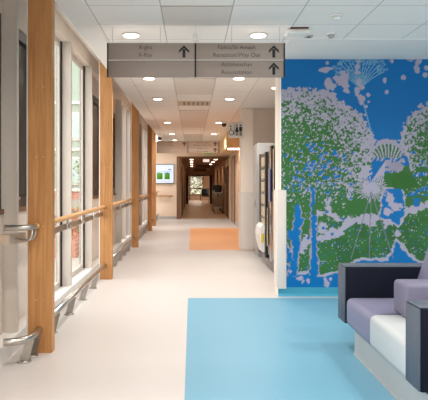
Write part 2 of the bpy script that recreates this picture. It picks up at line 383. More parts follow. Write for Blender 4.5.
for (a, b), lab in zip(segs, hl):
    h = thing('bumper_rail', 'low round steel bumper rail on feet '+lab, 'rail', (BX, a, 0), 'low bumper rails along the windows')
    obj('tube', tube(bmesh.new(), [(BX-.03,a,BZ),(BX-.03,b,BZ)], .028, 16), STEEL, h)
    n = max(1, round((b-a)/.82)); 
    for k in range(n): foot(h, a+.55+k*(b-a-.5)/n)
h = thing('bumper_rail_end', 'curved end of the low steel rail at the foot of the nearest oak post', 'rail', (-1.25,4.6,0))
obj('tube', tube(bmesh.new(), curve([(-1.21,4.795,.185),(-1.205,4.66,.185),(-1.22,4.53,.185),(-1.26,4.46,.185),(-1.31,4.43,.185),(-1.37,4.42,.185)], 6), .028, 16), STEEL, h)
foot(h, 4.57, -1.265); foot(h, 4.72, -1.255)

# ------------------------------------------------------------------ hanging signs
def arrow(bm, cx, cz, s, y0, y1):
    prism(bm, [(cx-.013*s,cz-.055*s),(cx+.013*s,cz-.055*s),(cx+.013*s,cz+.02*s),(cx-.013*s,cz+.02*s)], y0, y1)
    prism(bm, [(cx,cz+.055*s),(cx-.045*s,cz+.008*s),(cx-.045*s,cz-.014*s),(cx,cz+.030*s),(cx+.045*s,cz-.014*s),(cx+.045*s,cz+.008*s)], y0, y1)
def hang_sign(label, Y, x0, x1, zt, m, s):
    t = thing('hanging_sign', label, 'sign', ((x0+x1)/2, Y, zt-.32), 'suspended direction signs')
    xm = x0+(x1-x0)*.497; hh = .158
    rows = [(zt-hh, zt), (zt-.32, zt-.32+hh-.004)]
    for (z0, z1) in rows:
        for (a, b) in ((x0+.012, xm-.006), (xm+.006, x1-.012)):
            obj('panel', box(a, b, Y, Y+.03, z0, z1, bev=.004, seg=1), m, t)
    for x in (x0+.006, xm, x1-.006): obj('upright', box(x-.006, x+.006, Y-.002, Y+.034, zt-.32, zt), BLACK, t)
    
    bm = box(x0, x1, Y+.002, Y+.028, zt-.163, zt-.156); bx(bm, x0, x1, Y-.001, Y+.03, zt, zt+.006)
    obj('divider', bm, WHITE, t)
    for x in (x0+.05, x0+.5*s, x1-.5*s, x1-.05):
        obj('wire', cyl(bmesh.new(), (x, Y+.015, (zt+.006+CZ-.002)/2), .0018, CZ-.002-zt-.006, 'Z', 6), GREYP, t)
    yt = Y-.0015
    text('lettering', 'X-gha', .054, x0+.358, yt, zt-.042, TXT, t)
    text('lettering', 'X-Ray', .054, x0+.358, yt, zt-.113, TXT, t)
    cx = x0+1.215
    text('lettering', 'F\u00e1ilti\u00fa/Sl\u00ed Amach', .054, cx, yt, zt-.042, TXT, t)
    text('lettering', 'Reception/Way Out', .054, cx, yt, zt-.113, TXT, t)
    text('lettering', 'Athbheochan', .054, cx, yt, zt-.202, TXT, t)
    text('lettering', 'Resuscitation', .054, cx, yt, zt-.275, TXT, t)
    for ax, az in ((x0+.722, zt-.079), (x1-.105, zt-.079), (x1-.105, zt-.24)):
        bm = bmesh.new(); arrow(bm, ax, az, 1.05, Y-.003, Y+.0005); obj('arrow', bm, TXT, t)
    return t
hang_sign('large grey two-row hanging sign pointing to X-Ray, Reception and Resuscitation', 5.7, -.797, .872, H+139*5.7/608, SIGN, 1)
hang_sign('two-row hanging sign, pale with painted-in reflection, further down the corridor near the television', 16.2, -.93, .72, H+41*16.2/608, SIGNREFLECT, 1)

# ------------------------------------------------------------------ downlights
LENS = mat('downlight_lens', (255,236,214), .5, emit=9)
def lamp(name, parent, loc, e, col, size=.16, spread=2.6):
    l = bpy.data.lights.new(name, 'AREA'); l.shape = 'DISK'; l.size = size; l.energy = e; l.color = col; l.spread = spread
    o = bpy.data.objects.new(name, l); C.objects.link(o); o.parent = parent; o.location = loc
    return o
dl = thing('downlight', 'x', 'ceiling light', (0,0,CZ), 'recessed round ceiling downlights')
bm = bmesh.new(); cyl(bm, (0,0,CZ-.011), .092, .010, 'Z', 28); obj('bezel', bm, WHITE, dl)
obj('lens', cyl(bmesh.new(), (0,0,CZ-.019), .070, .006, 'Z', 28), LENS, dl)
lamp('bulb', dl, (0,0,-.03), 12.5, (1,.85,.72))
rows = [6.0, 8.5, 10.6, 14.8, 18.3, 21.0]
ordn = ['first', 'second', 'third', 'fourth', 'fifth', 'sixth']
first = True
def place_dl(x, y, lab, z=CZ, cool=False):
    global first
    d = dl if first else copy_tree(dl); first = False
    d.location = (x, y, z); d['label'] = lab
    if cool:
        b = [c for c in d.children if c.type == 'LIGHT'][0]; b.data = COOL
    return d
COOL = bpy.data.lights.new('bulb_cool', 'AREA'); COOL.shape = 'DISK'; COOL.size = .16; COOL.energy = 15; COOL.color = (1,.94,.88); COOL.spread = 2.6
for i, y in enumerate(rows):
    place_dl(-.6, y, 'round lit downlight, %s from the camera in the left row' % ordn[i], cool=(i==0))
    i == 5 or place_dl(.655, y, 'round lit downlight, %s from the camera in the right row' % ordn[i], cool=(i==0))
place_dl(1.30, 9.35, 'round lit downlight over the vending machine alcove')
for y in (3.3, .6, -2.0):  # extra lamps out of view, added for flat, even brightness
    for x, s in ((-.6, 'left'), (.655, 'middle'), (2.2, 'right'), (3.8, 'far right')):
        place_dl(x, y, 'unseen fill downlight added above and behind the viewer at %.0f metres, %s row' % (y, s), cool=True)
place_dl(2.5, 5.0, 'unseen fill downlight added above the sofa', cool=True); place_dl(4.0, 5.0, 'unseen fill downlight added right of the sofa', cool=True)
# far corridor small downlights
FZ = H+.91
sd = thing('small_downlight', 'x', 'ceiling light', (0,0,FZ), 'small downlights of the far corridor')
obj('lens', cyl(bmesh.new(), (0,0,FZ-.008), .07, .012, 'Z', 20), LENS, sd)
lamp('bulb', sd, (0,0,-.03), 4.0, (1,.72,.46), .12)
ff = True
for x, s in ((-.02, 'left'), (.95, 'right')):
    for k, y in enumerate((24.5, 27.5, 31, 35)):
        d = sd if ff else copy_tree(sd); ff = False
        d.location = (x, y, FZ); d['label'] = 'small warm downlight in the far corridor, %s in its %s row' % (ordn[k], s)
d = copy_tree(sd); d.location = (.4, 42, 2.4); lb = [c for c in d.children if c.type=='LIGHT'][0]; lb.data = lb.data.copy(); lb.data.energy = 40; lb.data.color = (1,.9,.75); d['label'] = 'unseen fill lamp added in the last room past the doorway'  # lamp out of view, added to brighten the last room
nl = thing('strip_light', 'bright wall-to-wall strip light under the lowered ceiling box on the right', 'ceiling light', (1.19,17.6,H+1.0))
obj('housing', box(1.03,1.37,17.42,17.8,H+.965,H+.998), WHITE, nl)
obj('diffuser', box(1.04,1.36,17.43,17.79,H+.945,H+.9645), LENS, nl)
lamp('bulb', nl, (0,0,-.08), 2.5, (1,.78,.5), .2)

# ------------------------------------------------------------------ ceiling fittings
def vent(y0, y1, lab, kind):
    t = thing('ceiling_panel', lab, 'ceiling panel', (.04, y0, CZ), 'fittings in the middle ceiling strip')
    if kind == 'grey':
        obj('panel', box(-.252,.332,y0+.01,y1-.01,CZ-.012,CZ-.002), mat('perforated_beige', (228,221,214), .7, noise=.10, nscale=90), t)
        obj('frame', box(-.258,.338,y0,y1,CZ-.006,CZ-.0005), GREYP, t)
    else:
        obj('panel', box(-.255,.335,y0,y1,CZ-.010,CZ-.002), mat('vent_beige', (214,196,172), .7), t)
        bm = bmesh.new()
        for k in range(6): bx(bm, -.16+k*.085, -.13+k*.085, y0+.08, y1-.08, CZ-.013, CZ-.0102)
        obj('slots', bm, BLACK, t)
vent(5.04, 5.64, 'dull beige perforated ceiling panel just in front of the hanging sign', 'grey')
vent(8.55, 10.1, 'long grey perforated ceiling panel behind the hanging sign', 'grey')
vent(10.95, 11.55, 'beige ceiling air grille with a row of dark slots', 'slots')
vent(12.35, 16.2, 'long grey perforated ceiling panel past the air grille', 'grey')
vent(18.6, 21.4, 'farthest grey perforated ceiling panel over the second sign', 'grey')
def PX(px, py, Y): return ((px-192)*Y/608, Y, H-(py-182)*Y/608)
# emergency light box (with dark mark)
Y = 1.46*608/152.0
t = thing('emergency_light', 'white oval emergency light box on the ceiling above the sign end', 'emergency light', (1.02, Y, CZ))
obj('body', box(.90,1.12,Y-.08,Y+.10,CZ-.05,CZ-.001, bev=.02, seg=3), WHITE, t)
obj('dark_mark', box(.93,1.10,Y-.12,Y-.07,CZ-.006,CZ-.001), mat('mark_brown', (96,64,50), .8), t)  # flat dark brown patch at the near edge of the body
t = thing('ceiling_sensor', 'tiny square sensor between the emergency light and the dome sensor', 'sensor', (1.17,Y+.22,CZ))
obj('plate', box(1.13,1.20,Y+.20,Y+.28,CZ-.012,CZ-.001), GREYP, t); obj('eye', box(1.15,1.18,Y+.22,Y+.25,CZ-.018,CZ-.0125), BLACK, t)
def dome(px, py, lab, r=.055):
    yy = 1.46*608/(182-py); x = (px-192)*yy/608
    t = thing('smoke_detector', lab, 'smoke detector', (x,yy,CZ), 'round detectors on the near ceiling')
    obj('base_ring', cyl(bmesh.new(), (x,yy,CZ-.008), r, .014, 'Z', 24), WHITE, t)
    obj('sensor_head', cyl(bmesh.new(), (x,yy,CZ-.030), r*.45, .028, 'Z', 20, r2=r*.75), GREYP if py > 25 else WHITE, t)
dome(337, 15, 'round white smoke detector, higher of the two in the picture')
dome(331, 33.5, 'round detector with grey head near the mural edge', .05)
t = thing('ceiling_sensor', 'small white sensor on a short stem in the middle above the hanging sign', 'sensor', (.036,5.75,CZ))
obj('stem', box(.028,.044,5.742,5.758,CZ-.06,CZ-.001), WHITE, t); obj('head', box(.01,.062,5.72,5.78,CZ-.13,CZ-.0605, bev=.008), WHITE, t)
# CCTV domes
def cctv(x, y, lab, s=1):
    t = thing('security_camera', lab, 'security camera', (x,y,CZ), 'dome security cameras')
    obj('mount', cyl(bmesh.new(), (x,y,CZ-.03*s), .07*s, .055*s, 'Z', 20), WHITE, t)
    bm = bmesh.new(); r = bmesh.ops.create_uvsphere(bm, u_segments=20, v_segments=12, radius=.062*s, matrix=Matrix.Translation((x,y,CZ-.085*s)))
    for f in bm.faces: f.smooth = True
    obj('dome', bm, BLACK, t)
cctv(.77, 14.6, 'black dome security camera left of the toilet sign', .95)
cctv(-1.02, 19.0, 'dark dome security camera above the television', 1.1)

# toilet sign
tY = 12.0; x0, _, zt = PX(228.2, 122.3, tY); x1, _, zb = PX(243, 138, tY)
t = thing('toilet_sign', 'pale toilet sign with wheelchair, man and woman symbols beside the pillar', 'sign', (x0, tY, zb))
obj('plate', box(x0, x1, tY-.03, tY-.015, zb, zt, bev=.003, seg=1), mat('toilet_sign_plate', (214,208,200), .5), t)
wd = x1-x0; hh = zt-zb
def person(bm, cx, skirt, y0=tY-.034, y1=tY-.0305):
    s = hh
    cyl(bm, (cx, (y0+y1)/2, zb+hh*.80), .055*s, y1-y0, 'Y', 12)
    if skirt: prism(bm, [(cx-.05*s,zb+.70*s),(cx+.05*s,zb+.70*s),(cx+.12*s,zb+.38*s),(cx-.12*s,zb+.38*s)], y0, y1)
    else: prism(bm, [(cx-.09*s,zb+.70*s),(cx+.09*s,zb+.70*s),(cx+.09*s,zb+.42*s),(cx-.09*s,zb+.42*s)], y0, y1)
    for q in (-.035, .035): prism(bm, [(cx+q*s-.022*s,zb+.40*s),(cx+q*s+.022*s,zb+.40*s),(cx+q*s+.022*s,zb+.15*s),(cx+q*s-.022*s,zb+.15*s)], y0, y1)
bm = bmesh.new(); person(bm, x0+wd*.83, False); obj('man_symbol', bm, TXT, t)
bm = bmesh.new(); person(bm, x0+wd*.58, True); obj('woman_symbol', bm, TXT, t)
bm = bmesh.new(); cx, cz = x0+wd*.2, zb+hh*.33
tube(bm, [(cx+.045*math.cos(a), tY-.032, cz+.045*math.sin(a)) for a in [math.radians(q) for q in range(120,400,20)]], .008, 6)
tube(bm, [(cx-.01,tY-.032,cz+.10),(cx-.005,tY-.032,cz+.04),(cx+.04,tY-.032,cz+.035),(cx+.06,tY-.032,cz-.03)], .009, 6)
cyl(bm, (cx-.012,tY-.032,cz+.13), .016, .004, 'Y', 12); obj('wheelchair_symbol', bm, TXT, t)
bm = box(x0+wd*.40, x0+wd*.42, tY-.034, tY-.0305, zb+hh*.15, zb+hh*.85); obj('divider', bm, TXT, t)
obj('arm', box(x1-.02, 1.0, tY-.0145, tY+.015, zt-.08, zt-.05), GREYP, t)

# television
Y = 22.15
x0,_,zt = PX(155.2,164,Y); x1,_,zb = PX(174.3,183.7,Y)
t = thing('television', 'wall-mounted television showing a pale screen with green boxes', 'television', ((x0+x1)/2,Y,zb))
obj('casing', box(x0,x1,Y-.03,Y+.045,zb,zt,bev=.01), mat('tv_casing', (120,120,124), .4), t)
obj('screen', box(x0+.03,x1-.03,Y-.034,Y-.0305,zb+.03,zt-.035), mat('tv_screen', (206,222,240), .3, emit=.3, ecol=(190,210,240)), t)
GRN = mat('screen_green', (60,120,20), .4, emit=.5); BLU = mat('screen_blue', (30,70,190), .4, emit=.5)
for k, (a, b) in enumerate(((.06,.27),(.34,.53))):
    bm = box(x0+a, x0+b, Y-.037, Y-.0345, zb+.16, zb+.40, bev=.001, seg=1); obj('green_box', bm, GRN, t)
obj('blue_mark', cyl(bmesh.new(), (x0+.44,Y-.039,zb+.385), .03, .003, 'Y', 14), BLU, t)
bm = bmesh.new(); bx(bm, x0+.48,x0+.58,Y-.0365,Y-.0345,zb+.50,zb+.53); bx(bm, x0+.06,x0+.62,Y-.0365,Y-.0345,zb+.44,zb+.447); bx(bm, x0+.06,x0+.62,Y-.0365,Y-.0345,zb+.09,zb+.097)
obj('screen_lines', bm, mat('screen_dark', (70,80,110), .4), t)
h = thing('wall_handrail', 'short oak handrail on the wall under the television', 'handrail', (-1.0,22.1,.85))
xa,_,z = PX(156,196,22.1); xb = PX(173,196,22.1)[0]
obj('rail', tube(bmesh.new(), [(-1.38,22.1,z),(xb,22.1,z)], .024, 12), OAK_X, h)
for x in (xa+.15, xb-.12): obj('bracket', tube(bmesh.new(), [(x,22.1,z-.025),(x,22.12,z-.08),(x,22.198,z-.08)], .012, 8), STEEL, h)
struct('baseboard_right', box(1.355,1.376,15.0,19.2,0,.1), GREYP, 'grey skirting on the right corridor wall', 'skirting')

# exit signs
EX = mat('exit_green', (30,150,70), .5, emit=.6)
t = thing('exit_sign', 'green emergency exit sign on the bulkhead above the opening', 'sign', (.6,22.1,H+1.04))
bm = box(PX(204,0,22.1)[0],PX(212.5,0,22.1)[0],22.1,22.13,H+1.03,H+1.13); obj('panel', bm, EX, t)
bm = bmesh.new(); cyl(bm,(.55,22.0975,H+1.09),.014,.003,'Y',10); prism(bm,[(.50,H+1.04),(.53,H+1.04),(.57,H+1.075),(.53,H+1.08)],22.096,22.0995); prism(bm,[(.64,H+1.05),(.72,H+1.05),(.72,H+1.11),(.64,H+1.11)],22.096,22.0995); obj('pictogram', bm, WHITE, t)
t = thing('exit_light', 'small white light box hanging in the far corridor', 'sign', (.55,24,2.14))
obj('panel', box(PX(203,0,24)[0],PX(209.3,0,24)[0],24,24.05,H+.79,H+.898), mat('light_box', (240,226,214), .5, emit=.8), t)
obj('stem', box(.54,.56,24.01,24.03,H+.8985,H+.909), GREYP, t)
t = thing('corridor_sign', 'dim brown hanging sign deep in the far corridor', 'sign', (.4,30,2.0))
obj('panel', box(PX(196,0,30)[0],PX(210,0,30)[0],30,30.03,H+.70,H+.86), BROWNWOOD, t); obj('wire', box(.38,.385,30.01,30.015,H+.8605,H+.908), GREYP, t)
t = thing('corridor_sign', 'dark hanging sign just before the last doorway', 'sign', (.4,36,2.0))
obj('panel', box(PX(194,0,36)[0],PX(206,0,36)[0],36,36.03,H+.62,H+.80), DARKWOOD, t); obj('wire', box(.38,.385,36.01,36.015,H+.8005,H+.908), GREYP, t)

# far furniture
def chair(x, y, lab, cat='chair', rot=0):
    t = thing('waiting_chair', lab, cat, (x,y,0), 'dark waiting chairs of the last room')
    obj('seat', box(x-.24,x+.24,y-.24,y+.24,.38,.45,bev=.02), DARKWOOD, t)
    obj('backrest', box(x-.24,x+.24,y+.20,y+.25,.46,.90,bev=.02), BLACK, t)
    for sx in (-.21,.21):
        for sy in (-.21,.21): obj('leg', cyl(bmesh.new(), (x+sx,y+sy,.19), .016, .38, 'Z', 8), STEEL, t)
chair(.88, 40.2, 'dark chair standing right, nearest inside the last doorway'); chair(.92, 41.6, 'dark chair behind the nearer one in the last room')
t = thing('low_bench', 'low dark bench under the small bright window', 'bench', (.3,44,0))
obj('seat', box(-.25,.70,43.9,44.4,.38,.44,bev=.02), DARKWOOD, t)
for x in (-.2,.58): obj('leg', box(x,x+.06,43.95,44.35,0,.379), DARKWOOD, t)
def trolley(x, y, lab):
    t = thing('equipment_trolley', lab, 'trolley', (x,y,0), 'trolleys in the far corridor')
    obj('shelf', box(x-.2,x+.2,y-.3,y+.3,.86,.89), STEEL, t); obj('shelf', box(x-.2,x+.2,y-.3,y+.3,.25,.28), STEEL, t)
    for sx in (-.18,.18):
        for sy in (-.27,.27):
            l = obj('leg', cyl(bmesh.new(), (x+sx,y+sy,.53), .012, .9, 'Z', 8), STEEL, t)
            obj('castor', cyl(bmesh.new(), (x+sx,y+sy,.04), .04, .03, 'X', 12), BLACK, l)
    obj('bin', box(x-.17,x+.17,y-.25,y+.2,.29,.62,bev=.02), mat('bin_grey', (150,130,110), .5), t)
    obj('monitor', box(x-.15,x+.15,y-.1,y-.04,.895,1.2,bev=.01), BLACK, t)
trolley(1.14, 26.5, 'steel equipment trolley nearer of the two against the right wall of the far corridor'); trolley(1.14, 28.6, 'steel trolley behind the nearer one in the far corridor')
t = thing('notice_board', 'narrow black notice board on the right wall of the far corridor', 'notice board', (1.36,25.1,1.3))
obj('board', box(1.355,1.374,24.6,25.3,1.3,1.95), BLACK, t)

# ------------------------------------------------------------------ vending machines
def bulge(y0, y1, xf, d, n=12):   # front outline: arc bulging towards -x
    return [(xf - d*math.sin(PI*k/n), y0+(y1-y0)*k/n) for k in range(n+1)]
t = thing('vending_machine', 'black vending machine with bulging glossy front, nearest to the mural wall', 'vending machine', (1.6,9.3,0))
obj('body', box(1.27,2.05,8.85,9.75,.10,1.86,bev=.02), BLACK, t)
obj('plinth', box(1.25,2.0,8.87,9.73,0,.0995), GREYP, t)
obj('door', prism(bmesh.new(), bulge(8.83,9.77,1.268,.075)+[(1.268,9.77)][:0], .14, 1.896, 'XY'), mat('glossy_black', (22,20,20), .08, coat=1), t)
obj('kickplate', box(1.20,1.249,8.86,9.76,.01,.135,bev=.01), mat('kick_grey', (120,116,112), .35, .5), t)
CH = mat('chrome_trim', (214,208,200), .12, 1)
bm = bmesh.new()
for y in (9.02, 9.62):
    xx = 1.262-.075*math.sin(PI*(y-8.83)/.94)
    bx(bm, xx-.014, xx-.002, y, y+.05, .2, 1.84)
obj('door_trim', bm, CH, t)
xx = 1.262-.075
obj('label_panel', box(xx-.008,xx-.002,9.2,9.42,1.05,1.55), mat('purple_label', (110,112,150), .3, emit=.1), t)
obj('lower_front', box(xx-.02,xx-.002,9.40,9.5,.35,.95,bev=.01), mat('silver_front', (190,180,170), .25, .7), t)
t = thing('vending_machine', 'glass-fronted snack vending machine with lit yellowish shelves, behind the black one', 'vending machine', (1.6,10.3,0))
obj('body', box(1.26,2.05,9.86,10.78,.10,1.86,bev=.02), BLACK, t)
obj('plinth', box(1.25,2.0,9.88,10.76,0,.0995), GREYP, t)
sh = mat('snack_rows', (212,190,150), .5, noise=.5, nscale=18, emit=.18)
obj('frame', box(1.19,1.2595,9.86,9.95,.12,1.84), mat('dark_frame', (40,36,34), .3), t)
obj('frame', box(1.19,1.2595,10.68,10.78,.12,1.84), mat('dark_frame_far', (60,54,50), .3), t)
for k in range(6):
    s = obj('shelf', box(1.205,1.258,9.955,10.675,.55+k*.21,.57+k*.21), CH, t)
    obj('snacks', box(1.215,1.256,9.97,10.66,.571+k*.21,.72+k*.21), sh, s)
obj('pane', box(1.196,1.200,9.955,10.675,.45,1.84), GLASS, t)
obj('tray_flap', prism(bmesh.new(), [(.28,.30),(.24,.60),(.14,.82),(.10,.80),(.18,.55),(.20,.30)][::-1] and [(1.15,.20),(1.12,.34),(1.10,.48),(1.12,.60),(1.17,.66),(1.19,.64),(1.19,.20)], 9.96, 10.6), WHITE, t)
obj('sticker', box(1.13,1.17,9.945,9.9595,.36,.50), mat('yellow_sticker', (226,206,40), .5), t)
t = thing('storage_cabinet', 'tall pale grey cabinet at the back of the vending machine alcove', 'cabinet', (1.6,11.2,0))
obj('body', box(1.18,2.1,10.9,11.6,.08,2.05,bev=.006), mat('pale_cabinet', (172,172,170), .5), t); obj('plinth', box(1.2,2.08,10.93,11.58,0,.0795), GREYP, t)
obj('door', box(1.165,1.179,10.92,11.58,.10,2.03), GREYP, t); obj('handle', cyl(bmesh.new(), (1.15,11.05,1.0), .01, .2, 'Z', 8), STEEL, t)

# ------------------------------------------------------------------ sofa
t = thing('sofa', 'modular waiting-room sofa with mauve and pale seats between navy side panels', 'sofa', (1.7,4.2,0))
obj('plinth', box(1.275,2.05,3.0,4.77,.009,.20), PLINTH, t)
obj('skirting_strip', box(1.268,2.055,2.995,4.775,0,.008), GREYP, t)
def arm_panel(y0, y1):
    a = obj('side_panel', box(1.232,2.02,y0,y1,.215,.668,bev=.008), NAVY, t)
    obj('lit_edge', box(1.222,1.2315,y0+.003,y1-.003,.218,.665,bev=.003,seg=1), EDGELIT, a)
    obj('lit_top', box(1.226,2.018,y0+.004,y1-.004,.6685,.674,bev=.002,seg=1), EDGELIT, a)
arm_panel(4.87, 5.09); arm_panel(3.27, 3.485)
def cushion(y0, y1, x0, x1, z0, z1, m, name='seat', r=.045):
    return obj(name, box(x0,x1,y0,y1,z0,z1,bev=r,seg=5), m, t)
cushion(4.20, 4.862, 1.228, 1.95, .205, .43, PURPLE)
cushion(3.492, 4.225, 1.226, 1.95, .205, .434, CREAM)
obj('seam', box(1.30,1.9,4.218,4.224,.4345,.437), PURPLE2, t)
# armrest between the seats
cushion(4.05, 4.30, 1.42, 1.98, .436, .668, PURPLE2, 'armrest', .03)
def backrest(y0, y1, m):
    bm = prism(bmesh.new(), [(1.74,.44),(1.795,.58),(1.93,.98),(2.0,1.02),(2.10,.98),(2.06,.44)], y0, y1)
    bmesh.ops.bevel(bm, geom=bm.edges[:], offset=.022, segments=3, profile=.5, affect='EDGES')
    for f in bm.faces: f.smooth = True
    obj('backrest', bm, m, t)
backrest(4.31, 4.86, PURPLE); backrest(3.495, 4.04, PURPLE)
# ------------------------------------------------------------------ mural
def make_mural():
    rng = np.random.RandomState(3)
    X0, X1, Z0, Z1 = 1.0545, 4.9, .105, CZ-.008
    step = .0085
    nx = int((2.92-X0)/step); nz = int((Z1-Z0)/step)
    xs = np.concatenate([np.linspace(X0, 2.92, nx), np.linspace(2.92, X1, 90)[1:]]); zs = np.linspace(Z0, Z1, nz)
    nx = len(xs)
    XX, ZZ = np.meshgrid(xs, zs)
    U = 192+XX*608/7.2; V = 182-(ZZ-H)*608/7.2     # mural units (about 12 mm each)
    def vnoise(u, v, s, seed):
        r = np.random.RandomState(seed); L = r.rand(256,256)
        a = u/s+60; b = v/s+60; i = np.floor(a).astype(int); j = np.floor(b).astype(int); fa = a-i; fb = b-j
        fa = fa*fa*(3-2*fa); fb = fb*fb*(3-2*fb); i %= 255; j %= 255
        return (L[j,i]*(1-fa)+L[j,i+1]*fa)*(1-fb)+(L[j+1,i]*(1-fa)+L[j+1,i+1]*fa)*fb
    n2 = vnoise(U,V,1.15,1); n2b = vnoise(U,V,1.3,11); n1 = vnoise(U,V,2.0,44); n3 = vnoise(U,V,2.6,2); n5 = vnoise(U,V,5,4); n9 = vnoise(U,V,9,5)
    fine = .45*n2+.25*n1+.3*n3
    fringe = (n3-.5)*6+(n5-.5)*6+(n2-.5)*3
    BLUE=np.array([0,108,176.]); LAV=np.array([166,164,184.]); GR=np.array([54,108,56.]); DG=np.array([46,98,44.]); LINE=np.array([112,160,190.])
    col = np.empty(U.shape+(3,)); col[:] = BLUE
    def put(mask, c): col[mask] = c
    def ell(cx, cy, rx, ry, f=1.0): return (np.hypot((U-cx)/rx, (V-cy)/ry)-1)*min(rx,ry) + fringe*f
    def seg(x0,y0,x1,y1):
        dx,dy=x1-x0,y1-y0; t=np.clip(((U-x0)*dx+(V-y0)*dy)/(dx*dx+dy*dy),0,1); return np.hypot(U-x0-t*dx, V-y0-t*dy)
    def pline(P): 
        d = np.full(U.shape,1e9)
        for a,b in zip(P[:-1],P[1:]): d=np.minimum(d,seg(*a,*b))
        return d
    def poly(P):
        ins = np.zeros(U.shape,bool)
        uu = U+(n3-.5)*3; vv = V+(n5-.5)*3
        for (x0,y0),(x1,y1) in zip(P, P[1:]+P[:1]):
            if y0==y1: continue
            c = ((y0>vv)!=(y1>vv)) & (uu < (x1-x0)*(vv-y0)/(y1-y0)+x0); ins ^= c
        return ins
    # lower green masses, outlined with lavender
    gm = poly([(278,150),(345,150),(372,165),(420,165),(500,160),(500,262),(420,262),(411,255),(404,245),(396,238),(391,248),(386,257),(372,258),(360,256),(345,268),(330,272),(318,276),(310,270),(296,273),(286,262),(292,250),(286,240),(278,230)])
    big = poly([(278,150),(345,150),(372,165),(420,165),(500,160),(500,265),(420,265),(409,257),(402,248),(396,242),(392,251),(388,260),(372,261),(360,259),(345,271),(330,275),(318,279),(310,273),(298,276),(284,262),(290,250),(284,240),(278,230)])
    put(big, LAV); put(gm, GR); 
    put(gm & (V>218) & (U>335) & (n9>.45), GR*.92)
    put(gm & (n2b>.86) & (V>222), BLUE); put(gm & (n2>.88) & (V>210), LAV)
    # lavender winding band
    b1 = pline([(318,212),(330,214),(340,220),(352,220)]) ; b2 = pline([(300,250),(306,240),(322,238),(338,234),(345,224),(356,220),(372,218),(385,217),(400,212),(412,208),(430,204),(450,200)])
    put((b1+fringe*.55 < 2.6)&(V>185), LAV); put(b2+fringe*.55 < 3.6, LAV)
    for (cx,cy,rx,ry) in ((328,205,3,9),(322,229,4,6),(333,233,6,6),(372,222,6,4),(388,222,6,4),(397,232,3,4),(390,207,8,5),(408,209,8,4),(398,196,3,4)):
        put(ell(cx,cy,rx,ry,.6)<0, LAV)
    for (cx,cy) in ((343,219),(323,228),(332,234),(308,238),(326,212)): put(np.hypot(U-cx,V-cy)<1.6, BLUE)
    # blue pond patch with a lavender blob
    pb = poly([(384,189),(401,189),(404,200),(404,213),(398,226),(390,218),(380,218),(382,205)]); put(poly([(382,187),(403,187),(406,200),(406,214),(398,229),(389,220),(378,220),(380,205)]), LAV); put(pb, BLUE)
    put(ell(390,199,3.6,7,.35)<0, LAV); put(ell(396,206,7,4,.4)<0, LAV); put(ell(388,211,4,3,.4)<0, LAV)
    put(poly([(414,198),(420,198),(419,207),(415,206)]), BLUE)
    # crown of the big tree
    def crown(cx,cy,rx,ry,dotc,seedn):
        d = np.hypot((U-cx)/rx,(V-cy)/ry); inside = (d-1)*min(rx,ry)+fringe*.8 < 0
        sel = inside & ((V<cy+ry*.55))
        g = (fine-.5)*2.1 + (.74-d)*1.25
        sel = inside & (V<cy+ry*.30+(n9-.5)*30); put(sel, LAV); put(sel & (g>0), GR); put(sel & (g>0) & (n3<.25), DG)
        lv = (n2b>.79) & (d<.8); put(sel & lv, LAV*.95)
        for _ in range(110):
            q = rng.randn()*.5; qq = rng.randn()*.5; px_, py_ = dotc[0]+q*dotc[2], dotc[1]+qq*dotc[3]; rr = .8+rng.rand()*.9
            hit = np.hypot((U-px_)/(rr*1.25), (V-py_)/rr); put(sel & (np.hypot((U-px_-.9)/(rr*1.3),(V-py_-.7)/rr) < 1.05), LAV*.9); put(sel & (hit+(n2-.5)*.8 < 1), BLUE)
    crown(300,165,78,77,(320,168,34,26),21)
    crown(444,146,45,47,(440,182,40,26),22)
    # right edge green continues
    # speckle under the crown
    sp = (V>182)&(U<352); fade = np.clip((V-184)/34,0,1)*.3
    put(sp & (n2>.66+fade), LAV); put(sp & (n2b>.76+fade), BLUE)
    sp = (U>405)&(V>172)&(V<196); put(sp & (vnoise(U*.5+V,V*2,5,31)>.68), BLUE); put(sp&(n2>.8), LAV)
    # trunks
    def out(P, grow):
        return P
    for P in ([(295,204),(300,204),(301,218),(304,220),(303,224),(300,226),(299,250),(297,276),(288,276),(290,262),(286,262),(286,248),(290,252),(292,262),(293,240),(288,238),(287,230),(293,232),(294,220)],
              [(311,186),(315,190),(313,214),(316,216),(317,250),(318,276),(310,276),(311,250)]):
        cxp = sum(p[0] for p in P)/len(P)
        put(poly([(p[0]+(1.3 if p[0]>cxp else -1.3), p[1]) for p in P]), LAV*.9); put(poly(P), BLUE)
    # bottom blue band
    put((V>277+ (n5-.5)*3), BLUE)
    for (cx,cy,rx,ry) in ((300,278,2.5,3),(302,283,2,3),(308,281,1.6,4),(326,283,3,5),(330,279,2,2),(290,272,1.5,1.5),(352,270,3,2)): put(ell(cx,cy,rx,ry,.35)<0, LAV)
    # umbel
    put(ell(387,152,16,13,.3)<0, LAV*.97)
    um = (np.hypot((U-387)/14,(V-154)/10)<1)&(V<158)
    ang = np.arctan2(U-388, 172-V)
    put(um, GR); put(um & (np.sin(ang*42+n3*1.5)>.1), LAV)
    lo = (np.hypot((U-388)/17,(V-163)/10)<1)&(V>=158); put(lo, LAV*.93); put(lo & (np.sin(ang*0+U*.9+V*.8+n5*7)>.15), BLUE)
    put(ell(397,167,7,6,.4)<0, LAV*.9)
    put(poly([(373,158),(383,162),(380,176),(371,186),(366,178),(372,168)]), BLUE); 
    for a in np.linspace(-.6,.6,6): put(seg(385,162,376+a*10,184)<.6, LAV)
    put(poly([(392,178),(402,172),(415,176),(418,186),(405,190),(392,188)]), DG*1.05)
    # starburst
    put(ell(364,172,7,5,.6)<0, LAV)
    for k,a in enumerate(np.linspace(0,2*np.pi,34,endpoint=False)):
        L = 11+8*rng.rand(); put(seg(371,189,371+L*np.cos(a),189+L*.75*np.sin(a))<.5, LAV)
